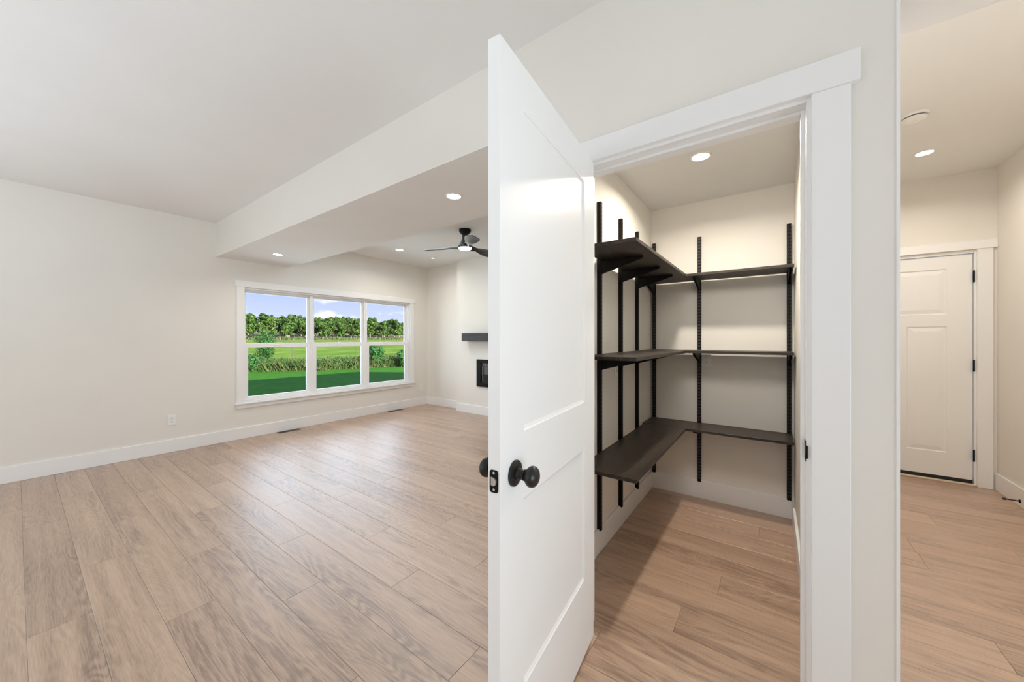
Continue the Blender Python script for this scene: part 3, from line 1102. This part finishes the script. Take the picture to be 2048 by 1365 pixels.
# ------------------------------------------------------------------ fireplace wall
mt = thing('mantel_shelf', 'charcoal wooden beam mantel on the chimney breast', 'mantel', (XC, 3.6, 1.332))
bx('mantel_beam', 'mantel', (-.15, 0, -.76, .759, -.069, .069), mt, .004, 2)
fp = thing('fireplace_insert', 'black framed glass fireplace set in the chimney breast', 'fireplace', (XC, 3.6, .7185))
bm = bm_new()
ring_pts = (-.524, .524, -.2335, .2335)
box(bm, -.030, 0, -.524, .524, .175, .2335, .006, 2)
box(bm, -.030, 0, -.524, .524, -.2335, -.165, .006, 2)
box(bm, -.030, 0, .425, .524, -.17, .18, .006, 2)
box(bm, -.030, 0, -.524, -.425, -.17, .18, .006, 2)
finish('surround', bm, 'black', fp, dirty=False)
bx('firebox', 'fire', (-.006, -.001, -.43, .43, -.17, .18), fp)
bx('glass_front', 'gloss', (-.012, -.009, -.43, .43, -.168, -.02), fp)
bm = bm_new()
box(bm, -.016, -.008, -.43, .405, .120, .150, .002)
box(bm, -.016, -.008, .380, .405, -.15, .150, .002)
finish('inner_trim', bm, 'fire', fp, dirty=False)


# ------------------------------------------------------------------ outside
def at(px, d):
    u = (px - 1024) / F_PX
    return d * (u * S + C_), d * (S - u * C_)


def gz(y):
    if y < 22:
        return -.5
    if y < 60:
        return -.5 + 1.78 * (y - 22) / 38
    return 1.28 + (y - 60) * .048


bm = bm_new()
ys = [YW + T + .02, 8, 12, 16, 20, 22, 24, 30, 40, 50, 60, 80, 100]
xs = [-120, -40, -10, 5, 20, 40, 80, 300]
gv = [[bm.verts.new((x, y, gz(y))) for x in xs] for y in ys]
for i in range(len(ys) - 1):
    for j in range(len(xs) - 1):
        bm.faces.new((gv[i][j], gv[i][j + 1], gv[i + 1][j + 1], gv[i + 1][j]))
tag(finish('ground', bm, 'ground'), 'green lawn and grassy field outside the window', 'ground', kind='structure')


def leaf_blob(bm, n, centers, size, flat=.5):
    for _ in range(n):
        cx, cy, cz, rx, ry, rz_ = random.choice(centers)
        while True:
            p = Vector((random.uniform(-1, 1), random.uniform(-1, 1), random.uniform(-1, 1)))
            if .35 < p.length < 1:
                break
        c = Vector((cx + p.x * rx, cy + p.y * ry, cz + p.z * rz_))
        nrm = (p.normalized() + Vector((random.uniform(-1, 1), random.uniform(-1, 1), random.uniform(-.6, 1))) * .7).normalized()
        a = nrm.orthogonal().normalized()
        a = (Matrix.Rotation(random.uniform(0, 2 * PI), 3, nrm) @ a)
        b = nrm.cross(a)
        s = size * random.uniform(.6, 1.3)
        vs = [bm.verts.new(c + a * s * i + b * s * j * flat + nrm * k) for i, j, k in ((-1, 0, 0), (0, -1, -.15 * s), (1, 0, 0), (0, 1, -.15 * s))]
        bm.faces.new(vs)


def make_tree(seed):
    random.seed(seed)
    t = thing('apple_tree', '', 'tree', group='orchard trees')
    bm = bm_new()
    cs = []
    for k in range(15):
        a = random.uniform(0, 2 * PI)
        r = random.uniform(.2, 1.0)
        z = random.uniform(.95, 2.95)
        q = random.uniform(.5, .8)
        cs.append((r * math.cos(a), r * math.sin(a), z, q, q, q * .8))
    for k in range(3):
        cs.append((random.uniform(-.8, .8), random.uniform(-.8, .8), random.uniform(3.0, 3.35), .35, .35, .42))
    leaf_blob(bm, 1700, cs, .19, .6)
    fo = finish('foliage', bm, 'leaf_orchard', t, dirty=False)
    fo['kind'] = 'stuff'
    bm = bm_new()
    lathe(bm, [(.15, -.1), (.11, .3), (.10, .9), (.06, 1.9)], 8, cap=False)
    for k in range(4):
        a = k * PI / 2 + random.uniform(-.4, .4)
        mtx = Matrix.Translation((0, 0, .75 + .12 * k)) @ Matrix.Rotation(a, 4, 'Z') @ Matrix.Rotation(R(48), 4, 'Y')
        lathe(bm, [(.065, 0), (.045, .7), (.02, 1.5)], 6, mtx, cap=False)
    finish('trunk', bm, 'bark', t, smooth=True)
    return t


protos = [make_tree(s) for s in (11, 12, 13)]
random.seed(21)
first = set()
PANES = ((484, 617, 'left'), (617, 730, 'middle'), (730, 812, 'right'))
ROWS = ('front', 'second', 'third', 'fourth')
for rrow in range(4):
    y = 60 + rrow * 4.0
    for k in range(26):
        x = 8 + k * 2.75 + (rrow % 2) * 1.4 + random.uniform(-.2, .2)
        yy = y + random.uniform(-.3, .3)
        px = 1024 + F_PX * (x * S - yy * C_) / (x * C_ + yy * S)
        pane = [n for a_, b_, n in PANES if a_ <= px < b_]
        if not pane:
            continue
        pi = random.randrange(3)
        o = protos[pi] if pi not in first else copy_tree(protos[pi])
        first.add(pi)
        o['label'] = f'green apple tree in the {ROWS[rrow]} orchard row, seen through the {pane[0]} window'
        o['group'] = f'orchard trees, {ROWS[rrow]} row, {pane[0]} window'
        o.location = (x, yy, gz(yy))
        s = random.uniform(.88, 1.06)
        o.scale = (s, s, s * random.uniform(.92, 1.08))
        o.rotation_euler = (0, 0, random.uniform(0, 2 * PI))

# low brown undergrowth along the orchard edge
random.seed(5)


def blades(name, label, n, area, hmin, hmax, mat, width=.02, cat='weeds'):
    bm = bm_new()
    for _ in range(n):
        x, y = area()
        z = gz(y)
        hh = random.uniform(hmin, hmax) * (random.random() ** .5)
        a = random.uniform(0, 2 * PI)
        lean = Vector((random.uniform(-.45, .45), random.uniform(-.45, .45), 1)) * hh
        w = Vector((math.cos(a), math.sin(a), 0)) * width * random.uniform(.6, 1.5)
        p = Vector((x, y, z - .02))
        mid = p + lean * .55 + Vector((0, 0, hh * .08))
        v = [bm.verts.new(q) for q in (p - w, p + w, mid + w * .8, p + lean, mid - w * .8)]
        bm.faces.new(v)
    o = finish(name, bm, mat, dirty=False)
    return tag(o, label, cat, kind='stuff')


def strip_area():
    x = random.uniform(4.5, 22)
    base = 23.6 - .62 * (x - 5.5) if x < 10 else 20.8 - .30 * (x - 10) + .012 * (x - 10) ** 2
    return x, base + 2.6 * random.random() ** 1.4


def orch_area():
    return random.uniform(12, 55), random.uniform(56.5, 59.5)


blades('dry_grass', 'brown dry grass along the foot of the orchard', 6000, orch_area, .2, .6, 'weed', .09, 'grass')
bm = bm_new()
for _ in range(24000):
    x, y = strip_area()
    hh = random.uniform(.22, .85) * (random.random() ** .5)
    a = random.uniform(0, 2 * PI)
    lean = Vector((random.uniform(-.9, .9), random.uniform(-.9, .9), 1)) * hh
    w = Vector((math.cos(a), math.sin(a), 0)) * .020 * random.uniform(.6, 1.6)
    p = Vector((x, y, gz(y) - .02))
    mid = p + lean * .5 + Vector((0, 0, hh * .14))
    bm.faces.new([bm.verts.new(q) for q in (p - w, p + w, mid + w * .8, p + lean, mid - w * .8)])
for _ in range(24000):
    x, y = strip_area()
    c = Vector((x, y, gz(y) + random.uniform(.03, .72) * random.uniform(.5, 1)))
    nrm = Vector((random.uniform(-1, 1), random.uniform(-1, 1), random.uniform(-.3, 1))).normalized()
    a = nrm.orthogonal().normalized()
    b = nrm.cross(a)
    q = random.uniform(.03, .085)
    f = bm.faces.new([bm.verts.new(c + a * q * i + b * q * j * .5) for i, j in ((-1, 0), (0, -1), (1, 0), (0, 1))])
    f.material_index = 0 if random.random() < .35 else 1
wo = finish('tall_weeds', bm, 'weed', dirty=False)
wo.data.materials.append(M['leaf_bush'])
tag(wo, 'strip of tall mixed weeds between lawn and field', 'weeds', kind='stuff')


def bush(label, px, d, h_, r_, n, size, squash=.55, stems=5):
    x, y = at(px, d)
    t = thing('bush', label, 'bush', (x, y, gz(y)), 0, 'bushes at the lawn edge')
    bm = bm_new()
    cs = []
    for k in range(9):
        a = random.uniform(0, 2 * PI)
        q = random.uniform(0, .6) * r_
        z = h_ * random.uniform(.2, .8)
        rr_ = r_ * random.uniform(.4, .6)
        cs.append((q * math.cos(a), q * math.sin(a), z, rr_, rr_, h_ * .24))
    leaf_blob(bm, n, cs, size, squash)
    f = finish('foliage', bm, 'leaf_bush', t, dirty=False)
    f['kind'] = 'stuff'
    bm = bm_new()
    for k in range(stems):
        mtx = Matrix.Rotation(random.uniform(0, 2 * PI), 4, 'Z') @ Matrix.Rotation(R(random.uniform(3, 22)), 4, 'Y')
        lathe(bm, [(.02, -.03), (.012, h_ * .5), (.005, h_ * .85)], 6, mtx, cap=False)
    finish('stems', bm, 'bark', t, smooth=True)
    return t


bush('tall rounded green bush behind the left window', 526, 20.5, 2.2, .66, 4200, .045)
bush('dark leafy bush at the left edge of the left window', 499, 19.4, 1.05, .75, 1800, .06)
bush('young leafy tree with drooping leaves behind the right window', 750, 22.8, 1.45, .72, 1500, .14, .35)
bush('small leafy bush at the right edge of the right window', 803, 23.2, 1.15, .52, 1000, .08)

for px, lab in ((584.6, 'thin metal fence post seen through the left window'), (711, 'thin metal fence post seen through the middle window')):
    x, y = at(px, 21.5)
    t = thing('fence_post', lab, 'fence post', (x, y, gz(y)), 0, 'metal fence posts in the weeds')
    bm = bm_new()
    box(bm, -.018, .018, -.004, .004, -.2, 1.42)
    box(bm, -.004, .004, .004, .03, -.2, 1.42)
    finish('post_bar', bm, 'post', t, dirty=False)
    for k in range(5):
        bx('wire_stud', 'post', (-.012, .012, -.012, -.004, .3 + .22 * k, .33 + .22 * k), t)
